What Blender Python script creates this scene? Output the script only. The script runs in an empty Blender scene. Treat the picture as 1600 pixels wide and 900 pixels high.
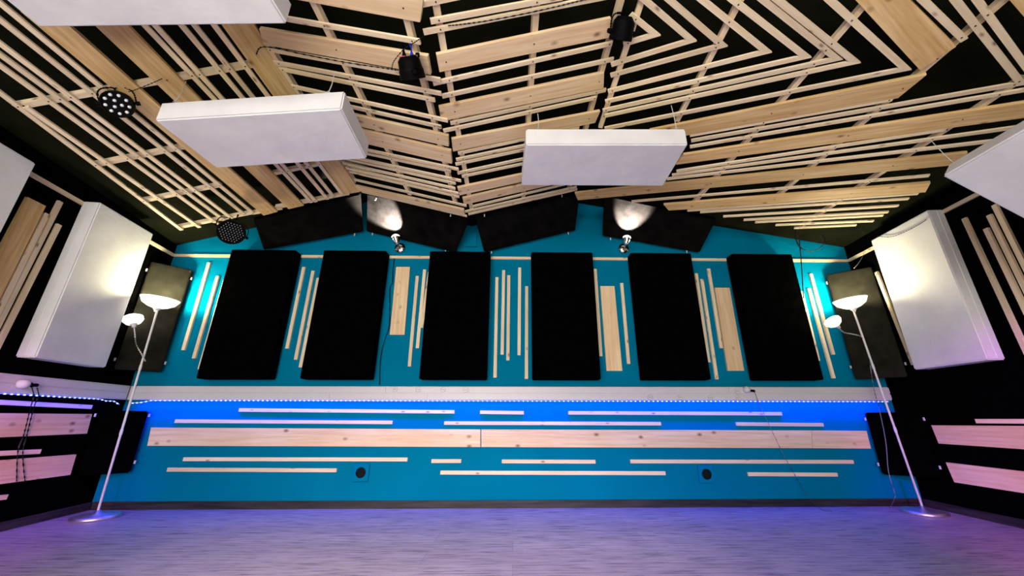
import bpy, bmesh, math, random
from mathutils import Vector, Matrix
random.seed(7)
C = bpy.context.scene.collection
S = bpy.context.scene
# ------------------------------------------------------------------ camera, world, lights, exposure
TH = math.radians(19.2); CT, ST = math.cos(TH), math.sin(TH)
F, CX, CY, H = 588.0, 815.0, 450.0, 0.70
cam = bpy.data.cameras.new('camera'); co = bpy.data.objects.new('camera', cam); C.objects.link(co)
co.location = (0, 0, H); co.rotation_euler = (math.pi/2 + TH, 0, 0)
cam.sensor_width = 36; cam.lens = F/1600*36; cam.shift_x = (800-CX)/1600; cam.clip_start = .02
S.camera = co
w = bpy.data.worlds.new('world'); S.world = w; w.use_nodes = True
w.node_tree.nodes['Background'].inputs[0].default_value = (0.5, 0.5, 0.6, 1)
w.node_tree.nodes['Background'].inputs[1].default_value = 0.0
vs = S.view_settings
vs.view_transform = 'Standard'; vs.look = 'None'; vs.gamma = 1; vs.use_curve_mapping = False
vs.exposure = 0.0

def area(name, loc, aim, sx, sy, power, col, spread=180):
    l = bpy.data.lights.new(name, 'AREA'); l.shape = 'RECTANGLE'; l.size = sx; l.size_y = sy
    l.energy = power; l.color = col; l.spread = math.radians(spread)
    o = bpy.data.objects.new(name, l); C.objects.link(o); o.location = loc
    o.rotation_euler = (Vector(aim)-Vector(loc)).to_track_quat('-Z', 'Y').to_euler(); return o
def spot(name, loc, aim, power, col, deg, blend=.5, r=.05):
    l = bpy.data.lights.new(name, 'SPOT'); l.energy = power; l.color = col
    l.spot_size = math.radians(deg); l.spot_blend = blend; l.shadow_soft_size = r
    o = bpy.data.objects.new(name, l); C.objects.link(o); o.location = loc
    o.rotation_euler = (Vector(aim)-Vector(loc)).to_track_quat('-Z', 'Y').to_euler(); return o
def point(name, loc, power, col, r=.04):
    l = bpy.data.lights.new(name, 'POINT'); l.energy = power; l.color = col; l.shadow_soft_size = r
    o = bpy.data.objects.new(name, l); C.objects.link(o); o.location = loc; return o
# the lamps of the rear half of the room, behind the camera, and two added fills
area('rear_room_light', (-1.0, -2.6, 1.3), (-0.7, 3.5, 1.5), 3.6, 1.6, 203, (1, .95, .92))
area('floor_bounce_fill', (-0.2, -1.3, .12), (0, 1.3, 2.5), 4.0, 1.0, 108, (1, .94, .78))  # added fill, stands in for light bouncing up off the floor
spot('added_floor_fill', (-0.4, -0.6, 2.15), (-0.5, 1.65, 0), 560, (1, .78, .82), 66, .9, .25)  # added unseen fill from above, brightens the floor
spot('rear_pink_spot_left', (-0.6, -1.4, 1.9), (-3.3, 1.75, .30), 1100, (.60, .04, .62), 30, .8)
spot('rear_pink_spot_right', (0.6, -1.4, 1.9), (3.3, 2.1, .35), 1100, (.55, .04, .85), 30, .8)
spot('rear_violet_spot', (0.6, -1.0, 2.2), (0.9, 1.95, 0), 230, (.22, .15, 1), 50, .9)

# ------------------------------------------------------------------ pixel rays of the photograph
def ray(p):
    u = (p[0]-CX)/F; v = (CY-p[1])/F
    return Vector((u, CT - v*ST, ST + v*CT))
EYE = Vector((0, 0, H))
class Plane:
    def __init__(s, o, ex, ey):
        s.o = Vector(o); s.ex = Vector(ex).normalized(); ey = Vector(ey)
        s.n = s.ex.cross(ey).normalized(); s.ey = s.n.cross(s.ex).normalized()
    def off(s, d): return Plane(s.o + s.n*d, s.ex, s.ey)
    def hit(s, p):
        r = ray(p); t = (s.o-EYE).dot(s.n)/r.dot(s.n); return EYE + r*t
    def uv(s, p):
        q = s.hit(p)-s.o; return Vector((q.dot(s.ex), q.dot(s.ey)))
    def uvw(s, q):
        q = Vector(q)-s.o; return Vector((q.dot(s.ex), q.dot(s.ey)))
    def w(s, a, d=0): return s.o + s.ex*a[0] + s.ey*a[1] + s.n*d

# ------------------------------------------------------------------ materials
MATS = {}
def nodes(name, rough=.6, spec=.3, metal=0):
    m = bpy.data.materials.new(name); m.use_nodes = True
    n = m.node_tree.nodes; b = n['Principled BSDF']
    b.inputs['Roughness'].default_value = rough; b.inputs['Metallic'].default_value = metal
    b.inputs['Specular IOR Level'].default_value = spec
    MATS[name] = m
    return m, n, m.node_tree.links, b
def mix(n, l, fac, a, b, mode='MIX'):
    x = n.new('ShaderNodeMix'); x.data_type = 'RGBA'; x.blend_type = mode
    for sock, val in ((x.inputs[0], fac), (x.inputs[6], a), (x.inputs[7], b)):
        if hasattr(val, 'links'): l.new(val, sock)
        elif isinstance(val, tuple): sock.default_value = (*val, 1)
        else: sock.default_value = val
    return x.outputs[2]
def ramp(n, l, src, stops):
    r = n.new('ShaderNodeValToRGB'); e = r.color_ramp.elements
    while len(e) < len(stops): e.new(.5)
    for k, (p, c) in enumerate(stops):
        e[k].position = p; e[k].color = (*c, 1) if isinstance(c, tuple) else (c, c, c, 1)
    l.new(src, r.inputs[0]); return r.outputs[0]
def noise(n, l, vec, scale, detail=3, rough=.5):
    t = n.new('ShaderNodeTexNoise'); t.inputs['Scale'].default_value = scale
    t.inputs['Detail'].default_value = detail; t.inputs['Roughness'].default_value = rough
    if vec is not None: l.new(vec, t.inputs['Vector'])
    return t.outputs['Fac']
def mapped(n, l, scale, shift=True):
    tc = n.new('ShaderNodeTexCoord'); mp = n.new('ShaderNodeMapping'); mp.inputs['Scale'].default_value = scale
    src = tc.outputs['Object']
    if shift:
        oi = n.new('ShaderNodeObjectInfo'); cm = n.new('ShaderNodeVectorMath'); cm.operation = 'SCALE'
        cm.inputs[0].default_value = (37, 53, 19); l.new(oi.outputs['Random'], cm.inputs['Scale'])
        ad = n.new('ShaderNodeVectorMath'); l.new(src, ad.inputs[0]); l.new(cm.outputs[0], ad.inputs[1]); src = ad.outputs[0]
    l.new(src, mp.inputs[0]); return mp.outputs[0]
def bump(n, l, b, src, strength, dist=.002):
    k = n.new('ShaderNodeBump'); k.inputs['Strength'].default_value = strength; k.inputs['Distance'].default_value = dist
    l.new(src, k.inputs['Height']); l.new(k.outputs[0], b.inputs['Normal'])

def wood(name, lo, hi, knot=(.20, .085, .03), kscale=(3.2, 9, 9), rough=.6):
    m, n, l, b = nodes(name, rough, .25)
    v = mapped(n, l, (1.1, 22, 22)); g = noise(n, l, v, 2.2, 4, .6)
    col = ramp(n, l, g, [(.3, lo), (.62, hi)])
    v3 = mapped(n, l, (2.0, 6, 6)); g3 = noise(n, l, v3, 1.3, 2)
    col = mix(n, l, ramp(n, l, g3, [(.42, 0.0), (.75, .55)]), col, lo)
    vk = mapped(n, l, kscale)
    vo = n.new('ShaderNodeTexVoronoi'); vo.inputs['Scale'].default_value = 1.0; l.new(vk, vo.inputs['Vector'])
    sx = n.new('ShaderNodeSeparateColor'); l.new(vo.outputs['Color'], sx.inputs[0])
    keep = n.new('ShaderNodeMath'); keep.operation = 'GREATER_THAN'; keep.inputs[1].default_value = .6; l.new(sx.outputs[0], keep.inputs[0])
    km = n.new('ShaderNodeMath'); km.operation = 'MULTIPLY'; l.new(keep.outputs[0], km.inputs[0])
    l.new(ramp(n, l, vo.outputs['Distance'], [(.05, .9), (.15, .35), (.24, 0.0)]), km.inputs[1])
    col = mix(n, l, km.outputs[0], col, knot)
    oi = n.new('ShaderNodeObjectInfo')
    hv = n.new('ShaderNodeHueSaturation'); l.new(col, hv.inputs['Color'])
    mr = n.new('ShaderNodeMapRange'); mr.inputs[3].default_value = .86; mr.inputs[4].default_value = 1.06
    l.new(oi.outputs['Random'], mr.inputs[0]); l.new(mr.outputs[0], hv.inputs['Value'])
    l.new(hv.outputs[0], b.inputs['Base Color']); bump(n, l, b, g, .15, .001)
    return m
wood('slat_wood', (.76, .58, .36), (.89, .75, .52), kscale=(9, 22, 22))
wood('board_wood', (.60, .35, .12), (.82, .59, .29), kscale=(8.5, 13, 13))
wood('pale_board_wood', (.72, .48, .25), (.86, .67, .42), kscale=(7.5, 12, 12))
def plain(name, col, rough=.6, spec=.3, metal=0, var=.12, scale=30, bmp=0.0):
    m, n, l, b = nodes(name, rough, spec, metal)
    v = mapped(n, l, (1, 1, 1)); g = noise(n, l, v, scale, 4, .6)
    lo = tuple(c*(1-var) for c in col); hi = tuple(min(1, c*(1+var)) for c in col)
    l.new(ramp(n, l, g, [(.3, lo), (.7, hi)]), b.inputs['Base Color'])
    if bmp: bump(n, l, b, g, bmp)
    return m
plain('blue_paint', (.0005, .172, .300), .8, .0, var=.05, scale=3)
plain('black_paint', (.0009, .0009, .001), .9, .0, var=.3)
plain('ceiling_black', (.0075, .0080, .0045), .9, .0, var=.3, scale=5)
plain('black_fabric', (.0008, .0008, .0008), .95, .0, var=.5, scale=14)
plain('glow_lifted_fabric', (.015, .0142, .0105), .95, .0, var=.35, scale=10)  # lamp glow put into the colour: lighter black for the upper corner panels
plain('dusty_black_fabric', (.0042, .0039, .0036), .95, .0, var=.45, scale=10)
plain('white_plastic', (.60, .59, .60), .4, .4, var=.02)
plain('grey_plastic', (.34, .34, .35), .5, .4, var=.05)
plain('black_plastic', (.0013, .0013, .0014), .6, .05, var=.2)
plain('cable_black', (.004, .004, .004), .5, .3, var=.2)
plain('cable_grey', (.16, .17, .20), .5, .3, var=.1)
plain('blue_plastic', (.01, .04, .6), .4, .4, var=.1)
plain('red_plastic', (.6, .08, .10), .5, .4, var=.1)
plain('chrome', (.82, .80, .78), .12, .5, 1, var=.02)
plain('brushed_silver', (.66, .66, .70), .42, .5, 1, var=.05)
plain('lamp_white_metal', (.72, .70, .68), .4, .4, 0, var=.03)
plain('screw_steel', (.03, .022, .016), .5, .3, 0, var=.2)
plain('lens_glass', (.78, .78, .80), .2, .5, 0, var=.15, scale=200)
plain('vent_dark', (.004, .008, .01), .8, .1, var=.2)
# white panel cloth: faint creases
m, n, l, b = nodes('white_cloth', .85, .1)
v = mapped(n, l, (1, 1, 1)); g = noise(n, l, v, 3.5, 5, .55)
l.new(ramp(n, l, g, [(.3, (.66, .655, .66)), (.65, (.76, .755, .75))]), b.inputs['Base Color']); bump(n, l, b, g, .5, .02)
# laminate floor
m, n, l, b = nodes('laminate', .42, .35)
v = mapped(n, l, (1, 1, 1), False)
br = n.new('ShaderNodeTexBrick'); l.new(v, br.inputs['Vector'])
br.inputs['Scale'].default_value = 1; br.inputs['Brick Width'].default_value = 1.28; br.inputs['Row Height'].default_value = .19
br.inputs['Mortar Size'].default_value = .0015; br.offset = .37
br.inputs['Color1'].default_value = (.40, .35, .38, 1); br.inputs['Color2'].default_value = (.47, .42, .45, 1)
br.inputs['Mortar'].default_value = (.28, .24, .26, 1)
vg = mapped(n, l, (2.2, 30, 1), False); g = noise(n, l, vg, 2.0, 6, .68)
l.new(mix(n, l, ramp(n, l, g, [(.36, 1.0), (.45, .35), (.56, 0.0)]), br.outputs['Color'], (.10, .085, .11)), b.inputs['Base Color'])
bump(n, l, b, g, .1, .001)
# dark skirting wood
m, n, l, b = nodes('dark_wood', .5, .3)
vg = mapped(n, l, (1.6, 26, 26), False); g = noise(n, l, vg, 2, 4, .6)
l.new(ramp(n, l, g, [(.35, (.012, .010, .010)), (.68, (.042, .036, .035))]), b.inputs['Base Color'])
def glow(name, col, strength):
    m = bpy.data.materials.new(name); m.use_nodes = True; nt = m.node_tree; b = nt.nodes['Principled BSDF']
    b.inputs['Base Color'].default_value = (.8, .8, .8, 1); b.inputs['Emission Color'].default_value = (*col, 1)
    b.inputs['Emission Strength'].default_value = strength; MATS[name] = m
glow('lit_lamp_glass', (1, .95, .82), 1.4)
glow('lit_bulb', (1, .94, .80), 9)
glow('lit_diode', (.22, .45, 1), 4)
glow('lit_tape', (.0, .02, 1), 1.2)

# ------------------------------------------------------------------ builders
def link(name, bm, mat, parent=None, M=None, smooth=False, bevel=0.0, seg=2):
    bmesh.ops.recalc_face_normals(bm, faces=bm.faces)
    me = bpy.data.meshes.new(name); bm.to_mesh(me); bm.free()
    me.materials.append(MATS[mat])
    if smooth:
        for p in me.polygons: p.use_smooth = True
    o = bpy.data.objects.new(name, me); C.objects.link(o)
    M = M or Matrix.Identity(4)
    if parent is not None:
        o.parent = parent
        base = parent.get('_b')
        M = Matrix.Translation(-Vector(base)) @ M if base is not None else M
    o.matrix_local = M
    if bevel:
        d = o.modifiers.new('bevel', 'BEVEL'); d.width = bevel; d.segments = seg; d.limit_method = 'ANGLE'
    return o
def tag(o, label, cat, group=None):
    o['label'] = label; o['category'] = cat
    if group: o['group'] = group
    return o
def thing(name, base, label, cat, group=None):
    o = bpy.data.objects.new(name, None); C.objects.link(o); o.location = base; o['_b'] = tuple(base)
    o.empty_display_size = .1
    return tag(o, label, cat, group)
def sub(o):                      # a part that carries sub-parts built in world space
    p = o.parent.get('_b') if o.parent else None
    M = o.matrix_local
    o['_b'] = tuple(Vector(p)) if p is not None else (0, 0, 0)
def prism(bm, bottom, top):
    a = [bm.verts.new(p) for p in bottom]; c = [bm.verts.new(p) for p in top]; k = len(a)
    bm.faces.new(a); bm.faces.new(c[::-1])
    for i in range(k): bm.faces.new((a[i], a[(i+1) % k], c[(i+1) % k], c[i]))
def frame(pl, d2, c, nd):
    X = (pl.ex*d2[0] + pl.ey*d2[1]).normalized(); Z = pl.n; Y = Z.cross(X)
    M = Matrix((X, Y, Z)).transposed().to_4x4(); M.translation = pl.w(c, nd); return M
def piece(pl, poly, n0, n1, name, mat, parent, d2=None, bevel=0.0):
    """flat piece on a plane: polygon in plane coordinates, between heights n0 and n1; local X runs along its length"""
    poly = [Vector(p) for p in poly]
    d2 = (Vector(d2) if d2 is not None else poly[1]-poly[0]).normalized()
    c = sum(poly, Vector((0, 0)))/len(poly); e2 = Vector((-d2.y, d2.x))
    loc = [((p-c).dot(d2), (p-c).dot(e2)) for p in poly]
    bm = bmesh.new(); hgt = (n1-n0)/2
    prism(bm, [(x, y, -hgt) for x, y in loc], [(x, y, hgt) for x, y in loc])
    return link(name, bm, mat, parent, frame(pl, d2, c, (n0+n1)/2), bevel=bevel)
def strip_poly(a, b, w, d0=None, d1=None):
    """rectangle along a->b of width w; d0/d1: direction of a mating piece at that end (mitre)"""
    d = (b-a).normalized(); e = Vector((-d.y, d.x))*w/2
    def end(p, o):
        if o is None: return p-e, p+e
        bis = Vector(o).normalized() + (a-b if p is b else b-a).normalized()
        bis = bis.normalized(); k = 1/max(.15, abs(bis.dot(e.normalized()))); q = bis*(w/2*k)
        if q.dot(e) < 0: q = -q
        return p-q, p+q
    p0, p1 = end(a, d0); q0, q1 = end(b, d1)
    return [p0, q0, q1, p1]
def box(bm, M):                  # unit cube through a matrix
    v = [M @ Vector((x, y, z)) for x, y, z in ((-.5, -.5, -.5), (.5, -.5, -.5), (.5, .5, -.5), (-.5, .5, -.5))]
    t = [M @ Vector((x, y, z)) for x, y, z in ((-.5, -.5, .5), (.5, -.5, .5), (.5, .5, .5), (-.5, .5, .5))]
    prism(bm, v, t)
def boxat(loc, size): return Matrix.Translation(Vector(loc)) @ Matrix.Diagonal((*size, 1))
def along(axis, up=(0, 0, 1)):
    Z = Vector(axis).normalized(); U = Vector(up)
    if abs(Z.dot(U)) > .98: U = Vector((0, 1, 0))
    X = U.cross(Z).normalized(); Y = Z.cross(X); return Matrix((X, Y, Z)).transposed().to_4x4()
def lathe(bm, prof, M=Matrix.Identity(4), seg=32):
    rings = []
    for r, z in prof:
        if r < 1e-6: rings.append([bm.verts.new(M @ Vector((0, 0, z)))])
        else: rings.append([bm.verts.new(M @ Vector((r*math.cos(2*math.pi*k/seg), r*math.sin(2*math.pi*k/seg), z))) for k in range(seg)])
    for A, B in zip(rings, rings[1:]):
        for k in range(seg):
            j = (k+1) % seg
            if len(A) == 1 and len(B) > 1: bm.faces.new((A[0], B[k], B[j]))
            elif len(B) == 1 and len(A) > 1: bm.faces.new((A[k], A[j], B[0]))
            elif len(A) > 1: bm.faces.new((A[k], A[j], B[j], B[k]))
def smooth_path(pts, per=5):
    pts = [Vector(p) for p in pts]; P = [pts[0]] + pts + [pts[-1]]; out = []
    for i in range(1, len(P)-2):
        for k in range(per):
            t = k/per; a, b, c, d = P[i-1], P[i], P[i+1], P[i+2]
            out.append(.5*((2*b) + (c-a)*t + (2*a-5*b+4*c-d)*t*t + (3*b-a-3*c+d)*t**3))
    out.append(pts[-1]); return out
def tube(bm, pts, r, seg=8, smooth=True):
    pts = smooth_path(pts) if smooth and len(pts) > 2 else [Vector(p) for p in pts]
    rings = []; up = Vector((.31, .2, .93))
    for i, p in enumerate(pts):
        d = (pts[min(i+1, len(pts)-1)]-pts[max(i-1, 0)]).normalized()
        x = d.cross(up)
        if x.length < .1: x = d.cross(Vector((1, 0, 0)))
        x.normalize(); y = d.cross(x); up = y if abs(y.z) > .1 else up
        rr = r[min(i, len(r)-1)] if isinstance(r, (list, tuple)) else r
        rings.append([bm.verts.new(p + x*rr*math.cos(2*math.pi*k/seg) + y*rr*math.sin(2*math.pi*k/seg)) for k in range(seg)])
    for A, B in zip(rings, rings[1:]):
        for k in range(seg): bm.faces.new((A[k], A[(k+1) % seg], B[(k+1) % seg], B[k]))
    bm.faces.new(rings[0]); bm.faces.new(rings[-1][::-1])
def struct(o): o['kind'] = 'structure'; return o
def stuff(o): o['kind'] = 'stuff'; return o

# ------------------------------------------------------------------ room shell
XL, YL = -3.53, 3.50                         # back left corner
WB = Plane((XL, YL, 0), (1, .02, 0), (0, 0, 1))            # back wall, normal into the room
XR = 3.43; YR = YL + .02*(XR-XL)
SL, SR = .15, .05
WL = Plane((XL, YL, 0), (SL, -1, 0), (0, 0, -1)); WL = Plane((XL, YL, 0), (-SL, 1, 0), (0, 0, 1))
WR = Plane((XR, YR, 0), (-SR, -1, 0), (0, 0, 1))
YB = -3.2
def xl(y): return XL + SL*(YL-y)
def xr(y): return XR - SR*(YR-y)
def yb(x): return YL + .02*(x-XL)
CEIL = [(-3.75, 2.32), (-1.62, 2.93), (-.53, 2.635), (.62, 2.93), (3.65, 2.385)]
def zc(x):
    for (a, za), (b, zb) in zip(CEIL, CEIL[1:]):
        if a <= x <= b: return za + (zb-za)*(x-a)/(b-a)
bm = bmesh.new(); prism(bm, [(xl(YL)-.01, yb(XL)+.02, -.05), (XR+.02, YR+.02, -.05), (xr(YB), YB, -.05), (xl(YB), YB, -.05)],
                        [(xl(YL)-.01, yb(XL)+.02, 0), (XR+.02, YR+.02, 0), (xr(YB), YB, 0), (xl(YB), YB, 0)])
floor = struct(link('floor', bm, 'laminate'))
bm = bmesh.new(); prof = [(XL, zc(XL))] + CEIL[1:-1] + [(XR, zc(XR))]
front = [(XL, yb(XL), 0), (XR, yb(XR), 0)] + [(x, yb(x), z) for x, z in prof[::-1]]
prism(bm, front, [(x, y+.1, z) for x, y, z in front]); wall_back = struct(link('wall_back', bm, 'blue_paint'))
bm = bmesh.new(); a, c = (XL, YL), (xl(YB), YB)
prism(bm, [(*a, 0), (*c, 0), (c[0], c[1], zc(c[0])), (*a, zc(a[0]))], [(a[0]-.1, a[1], 0), (c[0]-.1, c[1], 0), (c[0]-.1, c[1], zc(c[0])), (a[0]-.1, a[1], zc(a[0]))])
wall_left = struct(link('wall_left', bm, 'black_paint'))
bm = bmesh.new(); a, c = (XR, YR), (xr(YB), YB)
prism(bm, [(*a, 0), (*c, 0), (c[0], c[1], zc(c[0])), (*a, zc(a[0]))], [(a[0]+.1, a[1], 0), (c[0]+.1, c[1], 0), (c[0]+.1, c[1], zc(c[0])), (a[0]+.1, a[1], zc(a[0]))])
wall_right = struct(link('wall_right', bm, 'black_paint'))
bm = bmesh.new(); box(bm, boxat((.2, YB-.05, 1.5), (6.6, .1, 3.2))); struct(link('wall_rear', bm, 'black_paint'))
bm = bmesh.new(); lo = [(x, z) for x, z in CEIL]; ring = lo + [(x, z+.1) for x, z in lo[::-1]]
prism(bm, [(x, YB-.1, z) for x, z in ring], [(x, 3.9, z) for x, z in ring]); struct(link('ceiling', bm, 'ceiling_black'))
# skirting
def skirt(name, pl, a, b):
    o = piece(pl, [(a, .001), (b, .001), (b, .058), (a, .058)], 0.0005, .014, name, 'dark_wood', None); struct(o)
skirt('baseboard_back', WB, .02, (Vector((XR, YR))-Vector((XL, YL))).length-.02)
skirt('baseboard_left', WL, -6.5, -.02); skirt('baseboard_right', WR, .02, 6.5)

# ------------------------------------------------------------------ battens and boards on the walls
SW, STK = .030, .018
def wslat(pl, p, q, parent, w=SW, t=STK, mat='slat_wood', name='slat'):
    pt = pl.off(t); a, b = pt.uv(p), pt.uv(q); return piece(pt, strip_poly(a, b, w), -t+.0004, 0, name, mat, parent)
def wquad(pl, pts, parent, t=.02, mat='board_wood', name='board', long=0):
    pt = pl.off(t); q = [pt.uv(p) for p in pts]
    return piece(pt, q, -t+.0004, 0, name, mat, parent, d2=q[(long+1) % 4]-q[long])
def hslat(p, q): wslat(WB, p, q, wall_back)
for p, q in [((326, 410), (285.5, 547)), ((339.5, 431), (302, 560)), ((351, 437), (311, 577)),
             ((474.5, 417), (448, 544.5)), ((489, 423), (461.5, 562)), ((497, 434), (469, 574)), ((502, 434), (480.5, 550.5)),
             ((652, 431), (639.5, 572.5)), ((663.5, 421), (652, 544)), ((671, 425), (658.5, 512)),
             ((776.5, 433), (773.5, 590)), ((787, 422), (784.5, 554)), ((795, 430), (793.5, 563)), ((812, 418), (811, 555)), ((823, 447), (822.5, 592)),
             ((930, 420), (939, 556.5)), ((971.5, 442), (982.5, 568.5)),
             ((1088, 427), (1108, 566)), ((1097, 436), (1120.5, 592.5)), ((1107.5, 419.5), (1127.5, 544)),
             ((1267.5, 427.5), (1303, 554)), ((1264.5, 450), (1303.5, 591)), ((1253, 455), (1279.5, 563.5))]:
    hslat(p, q)
for p, q in [((373, 640.5), (710, 643.5)), ((273, 658), (613, 660)), ((750, 644), (818.5, 645)), ((694, 661), (1033, 662)),
             ((888, 645), (1222, 646.5)), ((1151, 662.5), (1287, 663.7)), ((286, 717.5), (636.5, 718)), ((261, 733.8), (525.5, 735)),
             ((674, 720.5), (720.5, 720.5)), ((784, 721), (930.5, 721.5)), ((688, 738.5), (1040, 739.5)), ((985, 721), (1334, 721.7)),
             ((1169.5, 741), (1309, 741.7))]:
    hslat(p, q)
for pts in [[(236, 668), (750.5, 671), (750.5, 698.5), (230, 696.5)], [(752, 671), (1268, 672.5), (1269, 700.3), (752, 698.5)], [(1268.6, 672.5), (1354, 673.3), (1361, 701), (1269.6, 700.3)]]:
    wquad(WB, pts, wall_back, mat='pale_board_wood')
for pts in [[(619, 417), (609, 523), (632, 523), (640.5, 417)], [(938, 447), (948, 579.5), (972.5, 579.5), (960, 447)], [(1117, 449.5), (1137.5, 579.5), (1163, 579.5), (1140, 449.5)]]:
    wquad(WB, pts, wall_back, mat='pale_board_wood')
LB = (Vector((XR, YR))-Vector((XL, YL))).length
def rail(pl, a, b, parent):      # picture rail batten running round the room
    piece(pl, [(a, 2.25), (b, 2.25), (b, 2.278), (a, 2.278)], .0004, STK, 'rail', 'slat_wood', parent)
rail(WB, .02, LB-.02, wall_back); rail(WL, -3.6, -.02, wall_left); rail(WR, .02, 3.6, wall_right)
# left wall
for p, q in [((75, 334), (-60, 606)), ((96, 315), (-33, 571)), ((94, 351), (-18, 573)), ((-30, 627), (144, 636)), ((-40, 710.5), (64, 705.5)), ((-60, 784), (12, 776.5))]:
    wslat(WL, p, q, wall_left)
wquad(WL, [(44, 308), (-90, 560), (-58, 585), (72, 322)], wall_left)
wquad(WL, [(-60, 645), (144, 647), (136, 677.5), (-60, 686)], wall_left, mat='pale_board_wood')
wquad(WL, [(-60, 724), (119.5, 710), (110, 742), (-60, 764.5)], wall_left, mat='pale_board_wood')
# right wall
for p, q in [((1505, 341), (1620, 588)), ((1539, 357), (1640, 566)), ((1544, 336), (1650, 552)), ((1552, 320), (1660, 536)), ((1524, 658), (1640, 658.5)), ((1368, 425), (1426, 570))]:
    wslat(WR, p, q, wall_right)
wquad(WR, [(1455, 664.5), (1660, 666), (1660, 706), (1466.5, 693)], wall_right, mat='pale_board_wood')
wquad(WR, [(1477.5, 722.5), (1660, 744), (1660, 780), (1491, 753.5)], wall_right, mat='pale_board_wood')
# wall vents and a small access plate, painted over
for c in [(565, 738), (1102.5, 740.5)]:
    q = WB.hit(c); a = WB.uvw(q)
    v = piece(WB, [(a.x-.066, a.y-.07), (a.x+.066, a.y-.07), (a.x+.066, a.y+.07), (a.x-.066, a.y+.07)], .0004, .020, 'vent_plate', 'blue_paint', wall_back, bevel=.006)
    bm = bmesh.new(); lathe(bm, [(0, .0205), (.034, .0205), (.037, .026), (.042, .022), (.043, .0)], Matrix.Identity(4), 28)
    M = frame(WB, Vector((1, 0)), a, 0)
    o = link('vent_hole', bm, 'vent_dark', wall_back, M)
wquad(WB, [(725, 365), (727, 385), (745, 385), (744, 365)], wall_back, t=.022, mat='blue_paint', name='access_plate')

# ------------------------------------------------------------------ slatted ceiling panels (zigzag profile)
def ceil_plane(e0, e1):
    a = ray(e0); b = ray(e1); a = EYE + a*(3.0/a.y); b = EYE + b*(3.0/b.y); d = b-a
    return Plane(a, (d.x, 0, d.z), (0, 1, 0))
K1 = ceil_plane((284, 360), (562, 301)); K2 = ceil_plane((562, 301), (728, 338))
K3 = ceil_plane((728, 338), (902, 296)); K4 = ceil_plane((902, 300), (1340, 352))
TS, TB = .012, .020
def cut(a, b, c, d):             # 2-D segment crossing
    r, s = b-a, d-c; den = r.x*s.y-r.y*s.x
    if abs(den) < 1e-9: return None
    t = ((c-a).x*s.y-(c-a).y*s.x)/den; u = ((c-a).x*r.y-(c-a).y*r.x)/den
    return a + r*t if -.02 < t < 1.02 and -.02 < u < 1.02 else None
class Slatted:
    def __init__(s, pl, label, base):
        s.pl = pl; s.segs = []; s.pur = []; s.bm = 'pale_board_wood' if pl in (K2, K3) else 'board_wood'
        s.t = thing('slatted_ceiling_panel', base, label, 'ceiling panel', 'slatted panels of the zigzag ceiling')
    def slat(s, p, q, w=.0275, dy=.8):
        a, b = s.pl.uv((p[0], p[1]+dy)), s.pl.uv((q[0], q[1]+dy))
        s.segs.append((a, b)); piece(s.pl, strip_poly(a, b, w), random.uniform(0, .001), TS, 'slat', 'slat_wood', s.t)
    def chevron(s, p0, p1, q0, q1, w=.0275, dy=.8):   # lower leg p0->p1, upper leg q0->q1, mitred where they meet
        A, B, D, E = [s.pl.uv((p[0], p[1]+dy)) for p in (p0, p1, q0, q1)]
        r, e = B-A, E-D; den = r.x*e.y-r.y*e.x; t = ((D-A).x*e.y-(D-A).y*e.x)/den; X = A + r*t
        s.segs += [(A, X), (X, E)]
        n0 = random.uniform(0, .001)
        piece(s.pl, strip_poly(A, X, w, None, E-X), n0, TS, 'slat', 'slat_wood', s.t)
        piece(s.pl, strip_poly(X, E, w, A-X, None), n0, TS, 'slat', 'slat_wood', s.t)
    def board(s, pts, mat=None):
        mat = mat or s.bm
        q = [s.pl.uv(p) for p in pts]; s.segs.append(((q[0]+q[3])/2, (q[1]+q[2])/2))
        return piece(s.pl, q, random.uniform(0, .001), TB, 'board', mat, s.t, d2=q[1]-q[0])
    def purlin(s, p, q, w=.032):
        pl = s.pl.off(TB+.001); a, b = pl.uv(p), pl.uv(q)
        s.pur.append((s.pl.uv(p), s.pl.uv(q))); piece(pl, strip_poly(a, b, w), 0, .028, 'batten', 'slat_wood', s.t)
    def screws(s):
        bm = bmesh.new()
        for a, b in s.segs:
            for c, d in s.pur:
                x = cut(a, b, c, d)
                if x is not None: lathe(bm, [(0, -.0022), (.0042, -.0012), (.0045, .002)], Matrix.Translation(s.pl.w(x)-Vector(s.t['_b'])) @ along(s.pl.n), 6)
        o = stuff(link('screws', bm, 'screw_steel', None)); o.parent = s.t
def pt(pl, p): return pl.hit(p)
# --- left panel: slats run away from the viewer
s = Slatted(K1, 'slatted ceiling panel at far left above the left floor lamp, slats running towards the blue wall', (-2.3, 2.2, 2.5))
for p, q in [((-60, 101), (284, 360)), ((40, 168), (312, 356)), ((-60, 60), (340, 351)), ((-60, 42), (352, 346)), ((-60, 24), (362, 342)),
             ((-40, 0), (382, 336)), ((-30, -19), (397, 335)), ((205, 18), (487, 317)), ((222, 18), (494, 316)), ((265, 18), (512, 312)), ((286, 18), (522, 309)), ((318, 18), (536, 306))]:
    s.slat(p, q, dy=0)
s.board([(32, 18), (412, 337), (434, 331), (85, 20)]); s.board([(125, 18), (451, 327), (475, 321.5), (178, 18)]); s.board([(322, 5), (538, 304), (562.5, 300), (376, 5)])
for p, q in [((24, 168), (400, 101)), ((148, 259), (300, 228)), ((224, 315), (345, 290)), ((280, 356), (395, 333)), ((428, 272), (505, 256)), ((432, 325), (545, 303)), ((395, 334), (440, 326))]:
    s.purlin(p, q)
s.screws()
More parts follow.
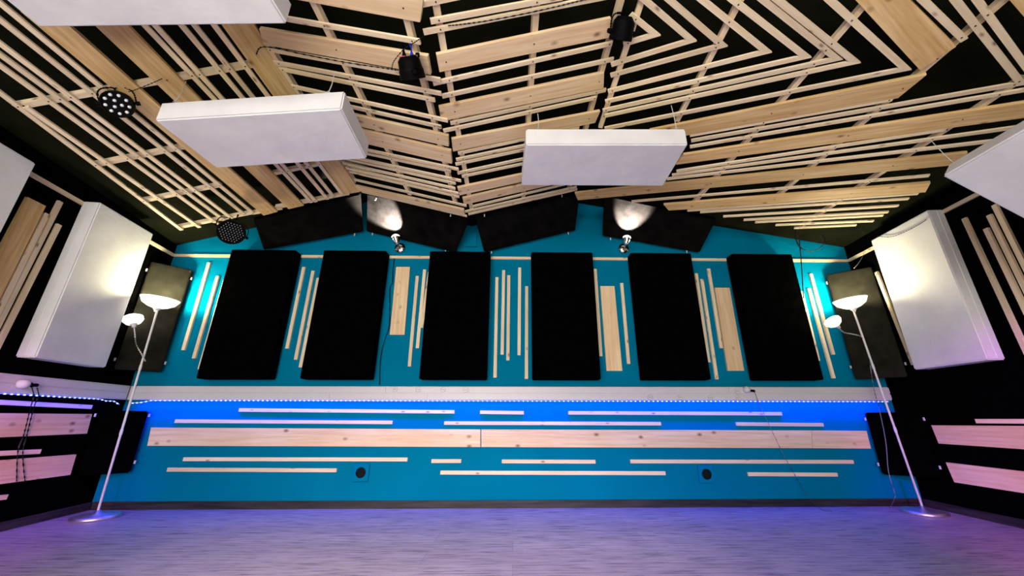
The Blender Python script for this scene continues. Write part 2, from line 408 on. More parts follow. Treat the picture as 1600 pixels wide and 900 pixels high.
# --- centre-left panel, falling to the valley
s = Slatted(K2, 'slatted ceiling panel left of the central valley, slats falling to the right towards it', (-1.0, 2.2, 2.6))
for p, q in [((430, 27), (656, 66)), ((421, 78), (688, 126)), ((428, 98), (689, 147)), ((437, 108), (679, 157)), ((456, 135.5), (699, 189)), ((470, 150), (689, 199)),
             ((560, 232), (716, 265)), ((555, 236.5), (704, 268)), ((545, 245), (720, 283)), ((530, 246), (711.5, 287)), ((535, 255), (711, 295)),
             ((540, 262.5), (716, 302.5)), ((546, 268.5), (717, 308)), ((554, 281), (728.5, 322)), ((565, 299.5), (729, 338))]:
    s.slat(p, q, .0255, dy=.5)
s.board([(400, -12), (656, 35), (661, 0), (405, -45)]); s.board([(412, 70), (673, 117), (668, 88), (405, 45)])
s.board([(540, 193), (701, 229), (700, 213), (540, 177)]); s.board([(558, 221.5), (706, 256), (704, 236), (558, 202)])
s.board([(562, 299), (726, 336), (724, 328), (554, 290.5)])
for p, q in [((481, -10), (640, 305)), ((628, 5), (711, 318)), ((419, 74), (553, 285))]: s.purlin(p, q)
s.screws()
# --- centre-right panel, rising from the valley
s = Slatted(K3, 'slatted ceiling panel right of the central valley, rising above the middle white cloud', (0, 2.2, 2.6))
for p, q in [((660, 7), (740, -10)), ((673, 34), (880, -4)), ((662, 51), (960, -7)), ((677, 131), (957, 68)), ((691, 151), (959, 93)), ((704, 193), (947, 141)), ((693, 205), (932, 153)),
             ((716, 240), (905, 200)), ((713, 250), (915, 208)), ((712, 257), (915, 214)), ((715, 271), (905, 230)), ((722, 276), (905, 238)),
             ((739, 323), (900, 284)), ((727, 331), (901, 292.5)), ((732, 335), (902, 296))]:
    s.slat(p, q, .0255, dy=.5)
s.board([(687, 113), (955, 58.5), (955, 29), (682, 86)]); s.board([(690, 190), (943, 138), (944, 114), (686, 168)])
s.board([(708, 237), (930, 192), (938, 174), (706, 218)]); s.board([(718, 305.5), (905, 265), (905, 254), (715, 294)]); s.board([(725, 320), (903, 280), (903, 269), (723, 310)])
for p, q in [((679, -8), (737, 327)), ((840, -8), (818, 310)), ((975, -12), (890, 296))]: s.purlin(p, q)
s.screws()
# --- right panel of nested chevrons
s = Slatted(K4, 'wide slatted ceiling panel at right with nested arrowhead slats pointing to the right wall', (1.8, 2.2, 2.5))
for a in [((974, 69), (1014, 57), (1010, 43), (985, 23)), ((955, 101), (1077, 64), (1077, 60), (985, -19)), ((954, 118), (1125, 72), (1125, 68), (1020, -22)), ((950, 143), (1192, 82), (1194, 78), (1066, -25)),
          ((946, 159), (1252, 90), (1254, 85), (1117, -22)), ((942, 173), (1302, 93), (1304, 89), (1165, -22)), ((945, 181), (1330, 98), (1332, 94), (1188, -22)), ((945, 201), (1408, 109), (1411, 104), (1270, -24)),
          ((1080, 220), (1580, 133), (1593, 127), (1477, -20))]:
    s.chevron(*a)
for p, q in [((1078, 212), (1395, 155.5)), ((1423, -18), (1507, 63)), ((1640, 155), (1512, -20)), ((1078, 230), (1650, 133)), ((1057, 268), (1477, 203)), ((1050, 274), (1600, 198)), ((1042, 280), (1560, 220)),
             ((987, 315.3), (1452, 275)), ((1074, 329.5), (1435, 303)), ((1094, 332), (1420, 311)), ((1130, 338.7), (1404, 322)), ((1162, 344), (1388, 331.7)), ((1180, 347.5), (1380, 337)), ((1212, 352), (1365, 345.7)), ((1241, 356.5), (1338, 352))]:
    s.slat(p, q, .0262, dy=.4)
s.board([(1060, 214), (1403, 153.5), (1448, 117), (1015, 204)]); s.board([(1318, -20), (1438, 110), (1494, 73), (1402, -20)]); s.board([(1560, -20), (1660, 96), (1690, 60), (1600, -20)])
s.board([(1056, 257.5), (1640, 179), (1640, 155), (1068, 242)]); s.board([(903, 313), (1500, 257.5), (1512, 239), (898, 302)]); s.board([(1045, 329), (1446, 300.5), (1454, 286), (1037, 320)])
for p, q in [((1006, -8), (938, 200)), ((1162, -8), (1058, 190)), ((1366, -8), (1082, 320)), ((1592, -18), (1210, 312)), ((1600, 123), (1250, 356)), ((1225, 155), (1090, 312))]: s.purlin(p, q, .030)
s.screws()

# ------------------------------------------------------------------ black acoustic panels
def slab(bm, M, sx, sy, sz, bev=.012):
    box(bm, M @ Matrix.Diagonal((sx, sy, sz, 1)))
    bmesh.ops.bevel(bm, geom=bm.edges[:], offset=bev, segments=2, affect='EDGES', profile=.6)
GP = 'black acoustic panels hung in a row on the blue wall'
names = ['black fabric acoustic panel nearest the left floor lamp on the blue wall', 'second black acoustic panel from the left, with a black cable down its right side',
         'third black acoustic panel from the left, left of the five bare battens', 'black acoustic panel right of the five bare battens at mid wall',
         'black acoustic panel under the right chrome spotlight, second from the right end', 'rightmost black wall panel, nearest the right floor lamp']
for (x0, x1), lab in zip([(-2.86, -2.235), (-1.96, -1.345), (-.915, -.315), (.095, .71), (1.09, 1.705), (2.12, 2.735)], names):
    a0 = WB.uvw((x0, yb(x0), 0)).x; a1 = WB.uvw((x1, yb(x1), 0)).x
    bm = bmesh.new(); slab(bm, Matrix.Identity(4), a1-a0, 2.28-1.035, .115, .014)
    tag(link('acoustic_panel', bm, 'black_fabric', None, frame(WB, Vector((1, 0)), ((a0+a1)/2, (2.28+1.035)/2), .082)), lab, 'acoustic panel', GP)
# tilted panels between the top of the wall and the ceiling
def bracket(p, parent, sz=.017, d=None):
    bm = bmesh.new(); box(bm, Matrix.Translation(p) @ Matrix.Diagonal((sz*.55, sz*.5, sz*1.5, 1)))
    link('bracket', bm, 'white_plastic', parent)
def quad_panel(c4, thick, name, lab, group, mat, brackets, toward):
    c4 = [Vector(p) for p in c4]; base = (c4[0]+c4[1])/2
    t = thing(name, base, lab, 'acoustic panel', group)
    n_ = (c4[1]-c4[0]).cross(c4[3]-c4[0]).normalized()
    if n_.dot(Vector(toward)) > 0: n_ = -n_            # extrude away from the viewer
    bm = bmesh.new(); prism(bm, c4, [p + n_*thick for p in c4])
    bmesh.ops.bevel(bm, geom=bm.edges[:], offset=.008, segments=2, affect='EDGES')
    link('panel_body', bm, mat, t)
    for p in brackets: bracket(Vector(p), t)
    return t
BK = WB.off(.065)
def on_y(p, y): r = ray(p); return EYE + r*(y/r.y)
GU = 'tilted black panels between the blue wall and the ceiling'
for b0, b1, t1, t0, br, lab in [
    ((412, 391), (567, 362.5), (563, 303), (396, 344), [(554, 366.5)], 'tilted black panel at the top left of the blue wall, unlit'),
    ((572, 362), (711, 395), (735, 337), (573, 303), [(582, 366), (696, 393), (587, 311), (704, 336.5)], 'tilted black panel lit by the left chrome spotlight'),
    ((757, 395), (899, 360.5), (906, 303), (741, 335), [(768, 394.5), (888, 364.5), (757, 336.5), (878, 306)], 'tilted black panel above the middle of the wall, right of the small square plate'),
    ((941.5, 369), (1093, 395), (1120, 343), (944, 305), [(954, 373.5), (1073, 393.5)], 'tilted black panel lit by the right chrome spotlight')]:
    c4 = [BK.hit(b0), BK.hit(b1), on_y(t1, 3.22 if b0[0] > 930 else 3.12), on_y(t0, 3.16 if b0[0] > 930 else 3.12)]
    brs = [on_y(p, yb(on_y(p, 3.5).x)-.06) if p[1] > 345 else on_y(p, 3.09) for p in br]
    quad_panel(c4, .05, 'tilted_acoustic_panel', lab, GU, 'dusty_black_fabric', brs, (0, -1, -.3))
# diagonal corner panels
def corner(A, B, z0, z1, lab, brk):
    A, B = Vector((*A, 0)), Vector((*B, 0)); Z = Vector((0, 0, 1))
    c4 = [A+Z*z0, B+Z*z0, B+Z*z1, A+Z*z1]
    d = (B-A).normalized(); brs = []
    nn = Vector((d.y, -d.x, 0)); nn = nn if nn.y < 0 else -nn
    for e, f in brk:
        P = A if e == 0 else B; brs.append(P + d*(-.012 if e == 0 else .012) + Z*f + nn*.004)
    quad_panel(c4, .05, 'corner_acoustic_panel', lab, 'diagonal black panels across the room corners', 'glow_lifted_fabric' if z1 > 1 else 'black_fabric', brs, (0, -1, 0))
corner((-3.245, 3.445), (-3.455, 3.235), 1.10, 2.09, 'black panel across the left corner, glowing behind the left floor lamp', [(0, 2.0), (1, 2.0), (0, 1.18), (1, 1.18)])
corner((3.10, 3.575), (3.375, 3.36), 1.05, 2.09, 'black panel across the right corner, glowing behind the right floor lamp', [(0, 2.0), (1, 2.0), (0, 1.16), (1, 1.16)])
corner((-3.245, 3.445), (-3.455, 3.235), .28, .765, 'low black panel across the left corner below the blue light strip', [(0, .73), (1, .73), (0, .36)])
corner((3.10, 3.575), (3.375, 3.36), .25, .755, 'low black panel across the right corner behind the lamp pole', [(0, .70), (1, .70), (0, .33), (1, .33)])

# ------------------------------------------------------------------ white cloth panels
def cloth_slab(c4, nrm, thick, bm):
    c4 = [Vector(p) for p in c4]; prism(bm, c4, [p + Vector(nrm)*thick for p in c4])
    bmesh.ops.bevel(bm, geom=bm.edges[:], offset=.008, segments=2, affect='EDGES')
def zh(p, z): r = ray(p); return EYE + r*((z-H)/r.z)
def wire(bm, a, b): tube(bm, [a, b], .0022, 6, False)
def cloud(c4, thick, lab, wires, tops):
    c4 = [Vector(p) for p in c4]; base = sum(c4, Vector())/4
    t = thing('hanging_cloud_panel', base, lab, 'acoustic panel', 'white cloud panels hung under the ceiling')
    bm = bmesh.new(); cloth_slab(c4, (0, 0, 1), thick, bm); link('cloth_body', bm, 'white_cloth', t)
    for (p, top) in zip(wires, tops):
        bm = bmesh.new(); a = zh(p, c4[0].z + thick-.004); a += Vector((0, .012, 0))
        tube(bm, [a, a + Vector((.004, .01, top*.5)), a + Vector((.0, .015, top))], .0024, 6)
        tube(bm, [a + Vector((-.012, 0, .004)), a + Vector((0, -.004, .012)), a + Vector((.012, 0, .004))], .002, 6)
        link('hanging_wire', bm, 'white_plastic', t)
z1 = 2.30; cloud([(-2.09, .55, z1), (-1.02, .55, z1), zh((448.5, 38.5), z1), zh((62, 43.5), z1)], .12, 'white cloud panel cut by the top left edge of the picture', [], [])
z2 = 2.27; cloud([zh((241, 188), z2), zh((533, 170), z2), zh((573, 248.5), z2), zh((338, 263), z2)], .127, 'white hanging cloud panel left of centre, between the stage lights', [(270, 158), (511, 143)], [.175, .16])
z3 = 2.31; cloud([zh((822, 226), z3), zh((1075, 226), z3), zh((1036, 291), z3), zh((815, 290), z3)], .125, 'white hanging cloud panel at the middle of the ceiling, right of the valley', [(841, 200), (1058, 200)], [.14, .21])
# steeply tilted cloud in the right corner of the ceiling
p0 = Vector((2.27, 1.72, 1.935)); d = Vector((.78, 0, -.625)).normalized(); nn = Vector((.625, 0, .78)).normalized(); L = 1.0
t = thing('hanging_cloud_panel', p0 + d*L/2 + Vector((0, -.3, 0)), 'white cloud panel tipped steeply at the top right, above the right wall battens', 'acoustic panel', 'white cloud panels hung under the ceiling')
bm = bmesh.new(); cloth_slab([p0 + Vector((0, -.62, 0)), p0 + d*L + Vector((0, -.62, 0)), p0 + d*L, p0], nn, .10, bm); link('cloth_body', bm, 'white_cloth', t)
bm = bmesh.new(); a = p0 + nn*.098 + d*.02 + Vector((0, -.02, 0)); tube(bm, [a, a + Vector((-.02, .01, .06)), a + Vector((-.05, .02, .17))], .0024, 6); link('hanging_wire', bm, 'white_plastic', t)
# wall mounted white panels
def wall_white(pl, u0, u1, lab, seam):
    t = thing('white_wall_panel', pl.w(((u0+u1)/2, 1.09)), lab, 'acoustic panel', 'white cloth panels on the side walls')
    bm = bmesh.new(); cloth_slab([pl.w((u0, 1.09), .006), pl.w((u1, 1.09), .006), pl.w((u1, 2.285), .006), pl.w((u0, 2.285), .006)], pl.n, .12, bm)
    link('cloth_body', bm, 'white_cloth', t)
    e = pl.ex * (-1 if seam == u0 else 1)
    bm = bmesh.new(); tube(bm, [pl.w((seam, z), .06) + e*.0005 for z in (1.10, 1.4, 1.8, 2.27)], .004, 6); link('seam', bm, 'white_cloth', t)
pl = WL.off(.126)
uf = pl.uv((203, 470)).x; un = pl.uv((105, 440)).x
wall_white(WL, un, uf, 'white cloth panel on the left wall beside the left floor lamp', un)
uf1 = pl.uv((31, 308)).x; wall_white(WL, uf1-.55, uf1, 'white cloth panel on the left wall cut by the left picture edge', uf1-.55)
pl = WR.off(.126)
uf = pl.uv((1394, 477)).x; un = pl.uv((1500, 453)).x
wall_white(WR, uf, un, 'white cloth panel on the right wall beside the right floor lamp', un)

# ------------------------------------------------------------------ cable trunking and light strip
ZT0, ZT1, TT = .860, .978, .062
def trunk(pl, a, b, lab, lids, sockets):
    t = thing('cable_trunking', pl.w((a, ZT0)), lab, 'cable duct', 'white cable ducts round the room')
    piece(pl, [(a, ZT0), (b, ZT0), (b, ZT1), (a, ZT1)], .001, TT-.006, 'duct_body', 'white_plastic', t, bevel=.003)
    for u0, u1, z0, z1_ in lids:
        piece(pl, [(u0, z0), (u1, z0), (u1, z1_), (u0, z1_)], TT-.0062, TT, 'lid', 'white_plastic', t, bevel=.0015)
    for u, z in sockets:
        M = frame(pl, Vector((1, 0)), (u, z), TT)
        bm = bmesh.new(); lathe(bm, [(.018, .0002), (.020, .007), (.024, .007), (.0255, 0)], Matrix.Identity(4), 24)
        lathe(bm, [(0, .0002), (.017, .0002)], Matrix.Identity(4), 24)
        k = link('socket', bm, 'white_plastic', t, M)
        for sx in (-.0065, .0065):
            bm = bmesh.new(); lathe(bm, [(0, .0012), (.003, .0012), (.003, 0)], Matrix.Translation((sx, 0, 0)), 8); hole = link('socket_hole', bm, 'screw_steel', None); hole.parent = k
    return t
PT = WB.off(TT)
ul, ur = .07, LB-.05
def uu(px, py=615): return PT.uv((px, py)).x
m1, m2, m3, m4 = uu(515), uu(668), uu(602), uu(1010)
m5, m6 = uu(1140), uu(732)
lids = [(ul, m1-.001, ZT0+.008, ZT0+.055), (m1+.001, m2-.001, ZT0+.008, ZT0+.052), (m2+.001, m4-.001, ZT0+.008, ZT0+.052), (m4+.09, ur, ZT0+.008, ZT0+.052),
        (ul, m3-.001, ZT1-.057, ZT1-.008), (m3+.001, m6-.001, ZT1-.057, ZT1-.008), (m6+.001, m5-.001, ZT1-.057, ZT1-.008), (m5+.002, ur, ZT1-.057, ZT1-.008)]
soc = [PT.uv(p) for p in ((617, 608), (653, 608.5), (692, 608.7), (727, 609), (1016, 620.8), (1062, 621), (1110, 621.2), (1152, 621.5), (1152, 611.2))]
trunk(WB, .055, ur, 'long white cable duct with round sockets along the blue wall', lids, soc)
trunk(WL, -3.2, -.075, 'white cable duct along the left black wall, holding a black plug', [(-3.19, -1.0, ZT0+.008, ZT0+.054), (-.998, -.09, ZT0+.008, ZT0+.054), (-3.19, -1.6, ZT1-.056, ZT1-.008), (-1.598, -.09, ZT1-.056, ZT1-.008)], [(-1.12, ZT1-.032)])
t = thing('light_strip', PT.w((.1, ZT0)), 'blue glowing diode strip under the white cable duct', 'light strip')
zl = ZT0-.006
def strip_run(pts, n):
    pts = [Vector(p) for p in pts]; bm = bmesh.new(); tube(bm, pts, .0035, 6, False); link('tape', bm, 'lit_tape', t)
    seg = [(pts[i+1]-pts[i]).length for i in range(len(pts)-1)]; tot = sum(seg); bm = bmesh.new()
    for k in range(n):
        q = (k+.5)/n*tot; i = 0
        while i < len(seg)-1 and q > seg[i]: q -= seg[i]; i += 1
        dd = (pts[i+1]-pts[i]).normalized(); p = pts[i] + dd*q
        M = along(dd); M.translation = p + Vector((0, -.002, -.001)); box(bm, M @ Matrix.Diagonal((.006, .007, .010, 1)))
    stuff(link('diodes', bm, 'lit_diode', t))
strip_run([WB.w((.10, zl-.022), .05), WB.w((.19, zl-.018), TT), WB.w((.28, zl), TT), WB.w((2, zl), TT), WB.w((ur-.04, zl-.004), TT)], 168)
strip_run([WL.w((-.14, zl-.034), TT), WL.w((-.2, zl-.01), TT), WL.w((-.27, zl-.012), TT), WL.w((-.34, zl), TT), WL.w((-1.2, zl), TT), WL.w((-2.4, zl), TT)], 58)
c = WB.w((LB/2, ZT0-.012), .050); o = area('light_strip_glow_back', c, c + Vector((0, .25, -1)), LB-.3, .02, 44, (.0, .02, 1), 170); o.rotation_euler = (.22, 0, math.atan(.02))
c = WL.w((-1.3, ZT0-.012), .045); o = area('light_strip_glow_left', c, c + Vector((-.1, 0, -1)),   .02, 2.3, 4.5, (.0, .02, 1), 170)
Z_ = Vector((.15, 0, 1)).normalized(); Y_ = WL.ex.normalized(); X_ = Y_.cross(Z_).normalized(); Z_ = X_.cross(Y_)
o.rotation_euler = Matrix((X_, Y_, Z_)).transposed().to_euler()

# ------------------------------------------------------------------ floor lamps
def floor_lamp(base, top, bowl_r, goose, tilt, lab):
    B, T = Vector(base), Vector(top)
    t = thing('floor_lamp', B, lab, 'floor lamp', 'uplighter floor lamps in the far corners')
    bm = bmesh.new(); lathe(bm, [(0, 0), (.138, 0), (.144, .005), (.141, .020), (.128, .028), (.03, .036), (.014, .055), (0, .055)], Matrix.Translation(B), 40)
    link('base', bm, 'brushed_silver', t, smooth=True)
    d = (T-B).normalized(); neck = T - d*.13
    bm = bmesh.new(); tube(bm, [B + d*.03, B.lerp(neck, .5), neck, T - d*.10], .0078, 12, False); link('pole', bm, 'lamp_white_metal', t, smooth=True)
    for f in (.38, .70):
        bm = bmesh.new(); tube(bm, [B.lerp(neck, f) - d*.02, B.lerp(neck, f) + d*.02], .0098, 12, False); link('pole_sleeve', bm, 'lamp_white_metal', t)
    A = along((d + Vector(tilt)).normalized()); A.translation = T
    bm = bmesh.new(); lathe(bm, [(.010, -.120), (.016, -.105), (.032, -.086), (.02, -.082)], A, 24); link('cup', bm, 'lamp_white_metal', t, smooth=True)
    r = bowl_r
    bm = bmesh.new(); lathe(bm, [(0, -.088), (.035, -.086), (.5*r, -.074), (.82*r, -.046), (r, 0), (.98*r, .002), (.80*r, -.040), (.48*r, -.067), (.03, -.079), (0, -.080)], A, 40)
    link('bowl_shade', bm, 'lit_lamp_glass', t, smooth=True)
    bm = bmesh.new(); lathe(bm, [(0, -.045), (.018, -.04), (.026, -.015), (.018, .004), (0, .008)], A, 16); link('bulb', bm, 'lit_bulb', t, smooth=True)
    g = [Vector(p) for p in goose]
    bm = bmesh.new(); tube(bm, g, .006, 8); link('gooseneck', bm, 'lamp_white_metal', t, smooth=True)
    e = (g[-1]-g[-2]).normalized(); G = along(e); G.translation = g[-1]
    bm = bmesh.new(); lathe(bm, [(0, -.02), (.013, -.02), (.016, .0), (.03, .012)], G, 16); link('lamp_holder', bm, 'lamp_white_metal', t, smooth=True)
    bm = bmesh.new(); lathe(bm, [(.018, .004), (.05, .022), (.068, .05), (.066, .075), (.045, .088), (0, .094)], G, 28); link('reading_shade', bm, 'lit_lamp_glass', t, smooth=True)
    up = (d + Vector(tilt)).normalized()
    point('uplighter_bulb', T + up*.03, 30, (1, .90, .56), .05)
    point('reading_bulb', g[-1] + e*.11, 4, (1, .90, .66), .03)
def at_y(p, y): r = ray(p); return EYE + r*(y/r.y)
yl_ = 3.215; bl = at_y((150, 809), yl_); bl.z = 0
floor_lamp(bl, at_y((251, 467), yl_-.01), .138, [at_y((227.5, 565), yl_), at_y((221, 553), yl_-.04), at_y((212.5, 537), yl_-.06), at_y((210.5, 520), yl_-.07), at_y((209, 508), yl_-.07)], (.10, 0, 0), 'tall white uplighter floor lamp with reading arm in the left corner')
yr_ = 3.36; b2 = at_y((1445, 803), yr_); b2.z = 0
floor_lamp(b2, at_y((1327.5, 468), yr_-.02), .130, [at_y((1352, 536), yr_), at_y((1346, 526), yr_-.02), at_y((1332, 522), yr_-.03), at_y((1318, 519), yr_-.03), at_y((1309, 510), yr_-.03)], (-.04, 0, 0), 'tall white uplighter floor lamp with reading arm in the right corner')

# ------------------------------------------------------------------ chrome wall spotlights
def wall_spot(c, head, aim, lab):
    p = WB.hit(c); t = thing('wall_spotlight', p, lab, 'wall lamp', 'chrome spotlights on the blue wall')
    M = along(WB.n); M.translation = p
    bm = bmesh.new(); lathe(bm, [(0, .0305), (.025, .030), (.048, .024), (.056, .012), (.058, .0005), (0, .0005)], M, 32); link('wall_plate', bm, 'chrome', t, smooth=True)
    h = on_y(head, p.y-.235); d = (Vector(aim)-h).normalized()
    bm = bmesh.new(); tube(bm, [p + WB.n*.025, p + WB.n*.05 + Vector((0, 0, -.005)), h - d*.045], .008, 8); link('arm', bm, 'chrome', t, smooth=True)
    A = along(d); A.translation = h
    bm = bmesh.new(); lathe(bm, [(0, -.05), (.016, -.05), (.022, -.04), (.040, .012), (.042, .018), (.038, .016), (.02, -.02), (0, -.022)], A, 28); link('lamp_head', bm, 'chrome', t, smooth=True)
    bm = bmesh.new(); lathe(bm, [(0, .008), (.036, .010), (.040, .022), (.035, .036), (.02, .047), (0, .051)], A, 24); link('bulb', bm, 'lit_bulb', t, smooth=True)
    spot('wall_spot_beam', h + d*.056, h + d, 640, (1, .88, .80), 86, .35, .015)
wall_spot((625.5, 388), (619, 374), at_y((612, 346), 3.31), 'chrome wall spotlight at left, above the gap right of the second black panel')
wall_spot((974, 389), (979, 375.5), at_y((983, 346), 3.34), 'chrome wall spotlight at right, above the fifth black panel')

# ------------------------------------------------------------------ stage lights
def stage_light(c, axis, r, length, lab, face, yoke_to, plugs=False):
    c = Vector(c); A = along(axis); A.translation = c
    t = thing('stage_light', c, lab, 'stage light', 'small black stage lights under the ceiling')
    bm = bmesh.new(); lathe(bm, [(r*.90, .0), (r, .004), (r, -length*.35), (r*.93, -length*.45), (r*.88, -length*.8), (r*.62, -length), (0, -length)], A, 32)
    link('can', bm, 'black_plastic', t, smooth=False)
    bm = bmesh.new(); lathe(bm, [(0, -.004), (r*.91, -.004), (r*.93, .006), (r*1.02, .006), (r*1.03, -.012), (r, -.014)], A, 32); link('front_ring', bm, 'black_plastic', t)
    if face == 12:
        sp = [(r*.72, 2*math.pi*(k+.3)/9) for k in range(9)] + [(r*.28, 2*math.pi*(k+.1)/3) for k in range(3)]
        for rr, a in sp:
            bm = bmesh.new(); lathe(bm, [(.0085, -.003), (.008, .002), (.0055, .005), (.003, .006)], A @ Matrix.Translation((rr*math.cos(a), rr*math.sin(a), 0)), 12); lathe(bm, [(0, .004), (.003, .006)], A @ Matrix.Translation((rr*math.cos(a), rr*math.sin(a), 0)), 12)
            link('lens', bm, 'lens_glass', t, smooth=True)
    elif face == 54:
        bm = bmesh.new(); q = r*.21
        for i in range(-5, 6):
            for j in range(-5, 6):
                x, y = (i + .5*(j % 2))*q, j*q*.87
                if x*x+y*y < (r*.86)**2: lathe(bm, [(.0042, -.003), (.0036, .002), (0, .003)], A @ Matrix.Translation((x, y, 0)), 6)
        stuff(link('lenses', bm, 'grey_plastic', t))
    # yoke
    X = A.col[0].to_3d(); Yv = A.col[1].to_3d(); mid = c - A.col[2].to_3d()*length*.3; top = Vector(yoke_to)
    u = (top-mid).normalized(); side = u.cross(A.col[2].to_3d()); side.normalize()
    bm = bmesh.new(); k = r*1.12
    tube(bm, [mid + side*k, mid + side*k + u*r*.9, mid + side*k*.6 + u*r*1.35, mid - side*k*.6 + u*r*1.35, mid - side*k + u*r*.9, mid - side*k], .0055, 6); link('yoke', bm, 'black_plastic', t)
    bm = bmesh.new(); tube(bm, [mid + u*r*1.33, top], .008, 8, False); link('mounting_bolt', bm, 'black_plastic', t)
    for sgn in (-1, 1):
        bm = bmesh.new(); lathe(bm, [(0, .016), (.011, .016), (.013, 0), (0, -.01)], Matrix.Translation(mid + side*sgn*k) @ along(side*sgn), 12); link('knob', bm, 'black_plastic', t)
    if plugs:
        rear = c - A.col[2].to_3d()*length
        def plug(off, mat, L_, rr):
            p = rear + X*off[0] + Yv*off[1]; b_ = -A.col[2].to_3d()*.6 + Vector((0, -.15, .55))
            bm = bmesh.new(); tube(bm, [p, p + b_*L_], rr, 10, False); link('plug', bm, mat, t)
        plug((.022, .012), 'black_plastic', .075, .011); plug((-.018, .012), 'blue_plastic', .05, .010)
        bm = bmesh.new(); box(bm, A @ Matrix.Translation((.02, -.02, -length-.001)) @ Matrix.Diagonal((.034, .014, .003, 1))); link('display', bm, 'red_plastic', t)
def below(pl, p, d): q = pl.hit(p); return EYE + (q-EYE)*(1-d/(q-EYE).length)
c1 = below(K1, (183, 163), .17); stage_light(c1, (EYE-c1).normalized() + Vector((-.22, .0, -.1)), .068, .11, 'round black stage light with twelve white lenses on the left slats', 12, below(K1, (180, 143), .03))
c2 = below(K2, (641, 108), .15); stage_light(c2 + Vector((0, .05, 0)), (.12, .80, -.62), .062, .095, 'black stage light with a blue plug, seen from behind at the ceiling valley', 0, below(K2, (652, 84), .02), True)
c3 = below(K3, (973, 47), .14); stage_light(c3 + Vector((0, .05, 0)), (-.1, .80, -.62), .060, .10, 'black stage light seen from behind at the tip of the arrowhead slats', 0, below(K3, (975, 18), .02), False)
c4 = at_y((361.5, 363), 2.86); stage_light(c4, (EYE-c4).normalized() + Vector((.1, 0, -.25)), .100, .13, 'black stage light with a grid of tiny lenses above the leftmost black panel', 54, at_y((372, 336), 2.96))

# ------------------------------------------------------------------ cables and plugs
def cable(pts, r, lab, mat='cable_black'):
    bm = bmesh.new(); base = Vector(pts[0]); tube(bm, [Vector(p)-base for p in pts], r, 8)
    return tag(link('cable', bm, mat, None, Matrix.Translation(base), smooth=True), lab, 'cable')
def cpts(pl, d, px): return [below(pl, p, d) for p in px]
cable(cpts(K1, .028, [(201, 143.5), (215, 139), (242, 128), (253, 123)]), .0032, 'black cable leaving the round stage light on the left slats')
cable(cpts(K2, .02, [(386, 93), (399, 86), (413, 73), (475, 85), (535, 96.5), (590, 105), (622, 110)]), .0042, 'black cable along the board towards the stage light with the blue plug')
cable(cpts(K3, .004, [(700, 40), (726, 37.5), (767, 31.5), (826, 20), (873, 9.5), (908, 1), (940, -6)]), .0035, 'black cable snaking along a slat at the top middle of the picture')
cable(cpts(K2, .05, [(612, 107), (616, 95), (632, 76), (648, 66), (661, 57)]), .0032, 'black cable arching over the stage light with the blue plug')
cable([K4.off(.012).hit((1249, 352))] + [at_y(p, 3.2) for p in [(1245, 357), (1243, 370), (1249, 385), (1259, 391), (1270, 392), (1283, 386), (1289, 376), (1285, 366.5)]], .0055, 'looped black cable end hanging below the ceiling at right')
cable([K4.off(.012).hit((1253, 352))] + [at_y(p, 3.2) for p in [(1247, 358), (1249, 375), (1252, 410), (1254, 440), (1255.5, 466)]], .0045, 'black cable hanging straight down beside the rightmost black wall panel')
pw = WR.off(.135)
cable([pw.hit(p) for p in [(1371, 369), (1392, 370), (1412, 363), (1432, 353), (1446, 344)]] + [WR.off(.03).hit((1457, 333))], .0035, 'thin black cable draped over the white right wall panel')
cable([at_y(p, 3.40) for p in [(1350, 396), (1346, 404), (1340, 413), (1334.5, 419)]], .004, 'short white cable end hanging from the rail at the right corner', 'white_plastic')
cable([WB.off(.012).hit(p) for p in [(617, 398), (614, 420), (613, 442), (609, 452), (608.5, 505), (602, 528), (596, 550), (593.5, 575), (593, 601)]], .0045, 'black cable running down the blue wall beside the second black panel')
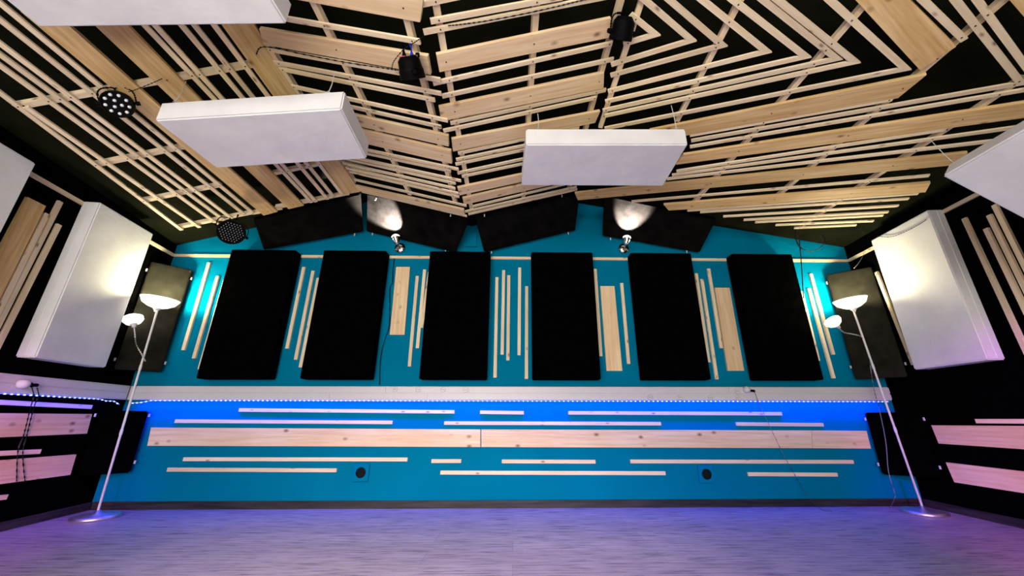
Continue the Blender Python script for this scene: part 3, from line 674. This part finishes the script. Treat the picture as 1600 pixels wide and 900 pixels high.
# left wall plug and its cables
pf = WL.off(TT+.02)
cable([WL.off(TT+.03).hit((50, 606)), WL.off(TT+.012).hit((53, 618)), WL.off(TT+.012).hit((51, 626)), WL.off(.045).hit((47, 640)), WL.off(.03).hit((37, 680)), WL.off(.03).hit((28, 705)), WL.off(.03).hit((26, 752))], .0042, 'black cable hanging from the left wall plug, left of its pair')
cable([WL.off(TT+.03).hit((58, 606)), WL.off(TT+.012).hit((60.5, 618)), WL.off(TT+.012).hit((57, 626)), WL.off(.045).hit((52, 640)), WL.off(.03).hit((42, 680)), WL.off(.03).hit((35.5, 707)), WL.off(.03).hit((39, 752))], .0042, 'black cable hanging from the left wall plug, right of its pair')
def plug_thing(pl, px, lab, big, black):
    p = pl.off(TT).hit(px); t = thing('power_plug', p, lab, 'plug')
    M = along(pl.n); M.translation = p
    bm = bmesh.new(); lathe(bm, [(0, .001), (.027, .001), (.029, .012), (.026, .04), (.012, .05), (0, .051)], M, 20); link('adapter', bm, 'white_plastic', t, smooth=True)
    for q in black:
        a = pl.off(TT+.03).hit(q[0]); b_ = pl.off(TT+.03).hit(q[1])
        bm = bmesh.new(); tube(bm, [a, a.lerp(b_, .5) + Vector((0, 0, .003)), b_], .011, 10); link('plug_body', bm, 'black_plastic', t, smooth=True)
plug_thing(WL, (31, 600), 'white adapter with black plugs on the left wall cable duct', 0, [((38, 603), (49, 600)), ((49, 603), (58, 602))])
plug_thing(WB, (1164.5, 609), 'white adapter with a small black plug on the long cable duct', 0, [((1169, 611), (1179, 611))])
cable([WB.off(TT+.03).hit((1179, 612)), WB.off(TT+.02).hit((1185, 628)), WB.off(.10).hit((1200, 660)), WB.off(.08).hit((1222, 706)), WB.off(.05).hit((1242, 742)), WB.off(.03).hit((1262, 775)), WB.off(.03).hit((1272, 787)), zh((1287, 797.5), .006), zh((1300, 799), .006)], .0028, 'thin grey cable slanting down the blue wall to the floor', 'cable_grey')
cable([at_y((1352, 534), yr_-.012), at_y((1358, 556), yr_-.012), at_y((1360.5, 576), yr_-.012), at_y((1366, 610), yr_+.02), at_y((1374, 640), yr_+.05), at_y((1384, 690), yr_+.06), at_y((1388, 735), yr_+.07), at_y((1397, 767), yr_+.08), at_y((1398, 778), yr_+.08), zh((1391, 793), .006)], .003, 'grey lamp cable hanging beside the right floor lamp pole', 'cable_grey')
cable([WB.off(TT+.004).hit((213, 601)), WB.off(TT+.004).hit((209.5, 612)), WB.off(TT+.004).hit((206, 622))], .003, 'short black lead at the left end of the long cable duct')
for o in bpy.data.objects:
    if '_b' in o: del o['_b']
# turn the whole place so that the blue wall lies along the x axis
ROT = Matrix.Rotation(-math.atan(.02), 4, 'Z')
for o in bpy.data.objects:
    if o.parent is not None: continue
    if o.get('kind') == 'structure' and o.type == 'MESH' and o.name.split('_')[0] in ('wall', 'floor', 'ceiling'):
        o.data.transform(ROT)                      # the shell itself stays untransformed
        for c in o.children: c.matrix_basis = ROT @ c.matrix_basis
    else: o.matrix_basis = ROT @ o.matrix_basis
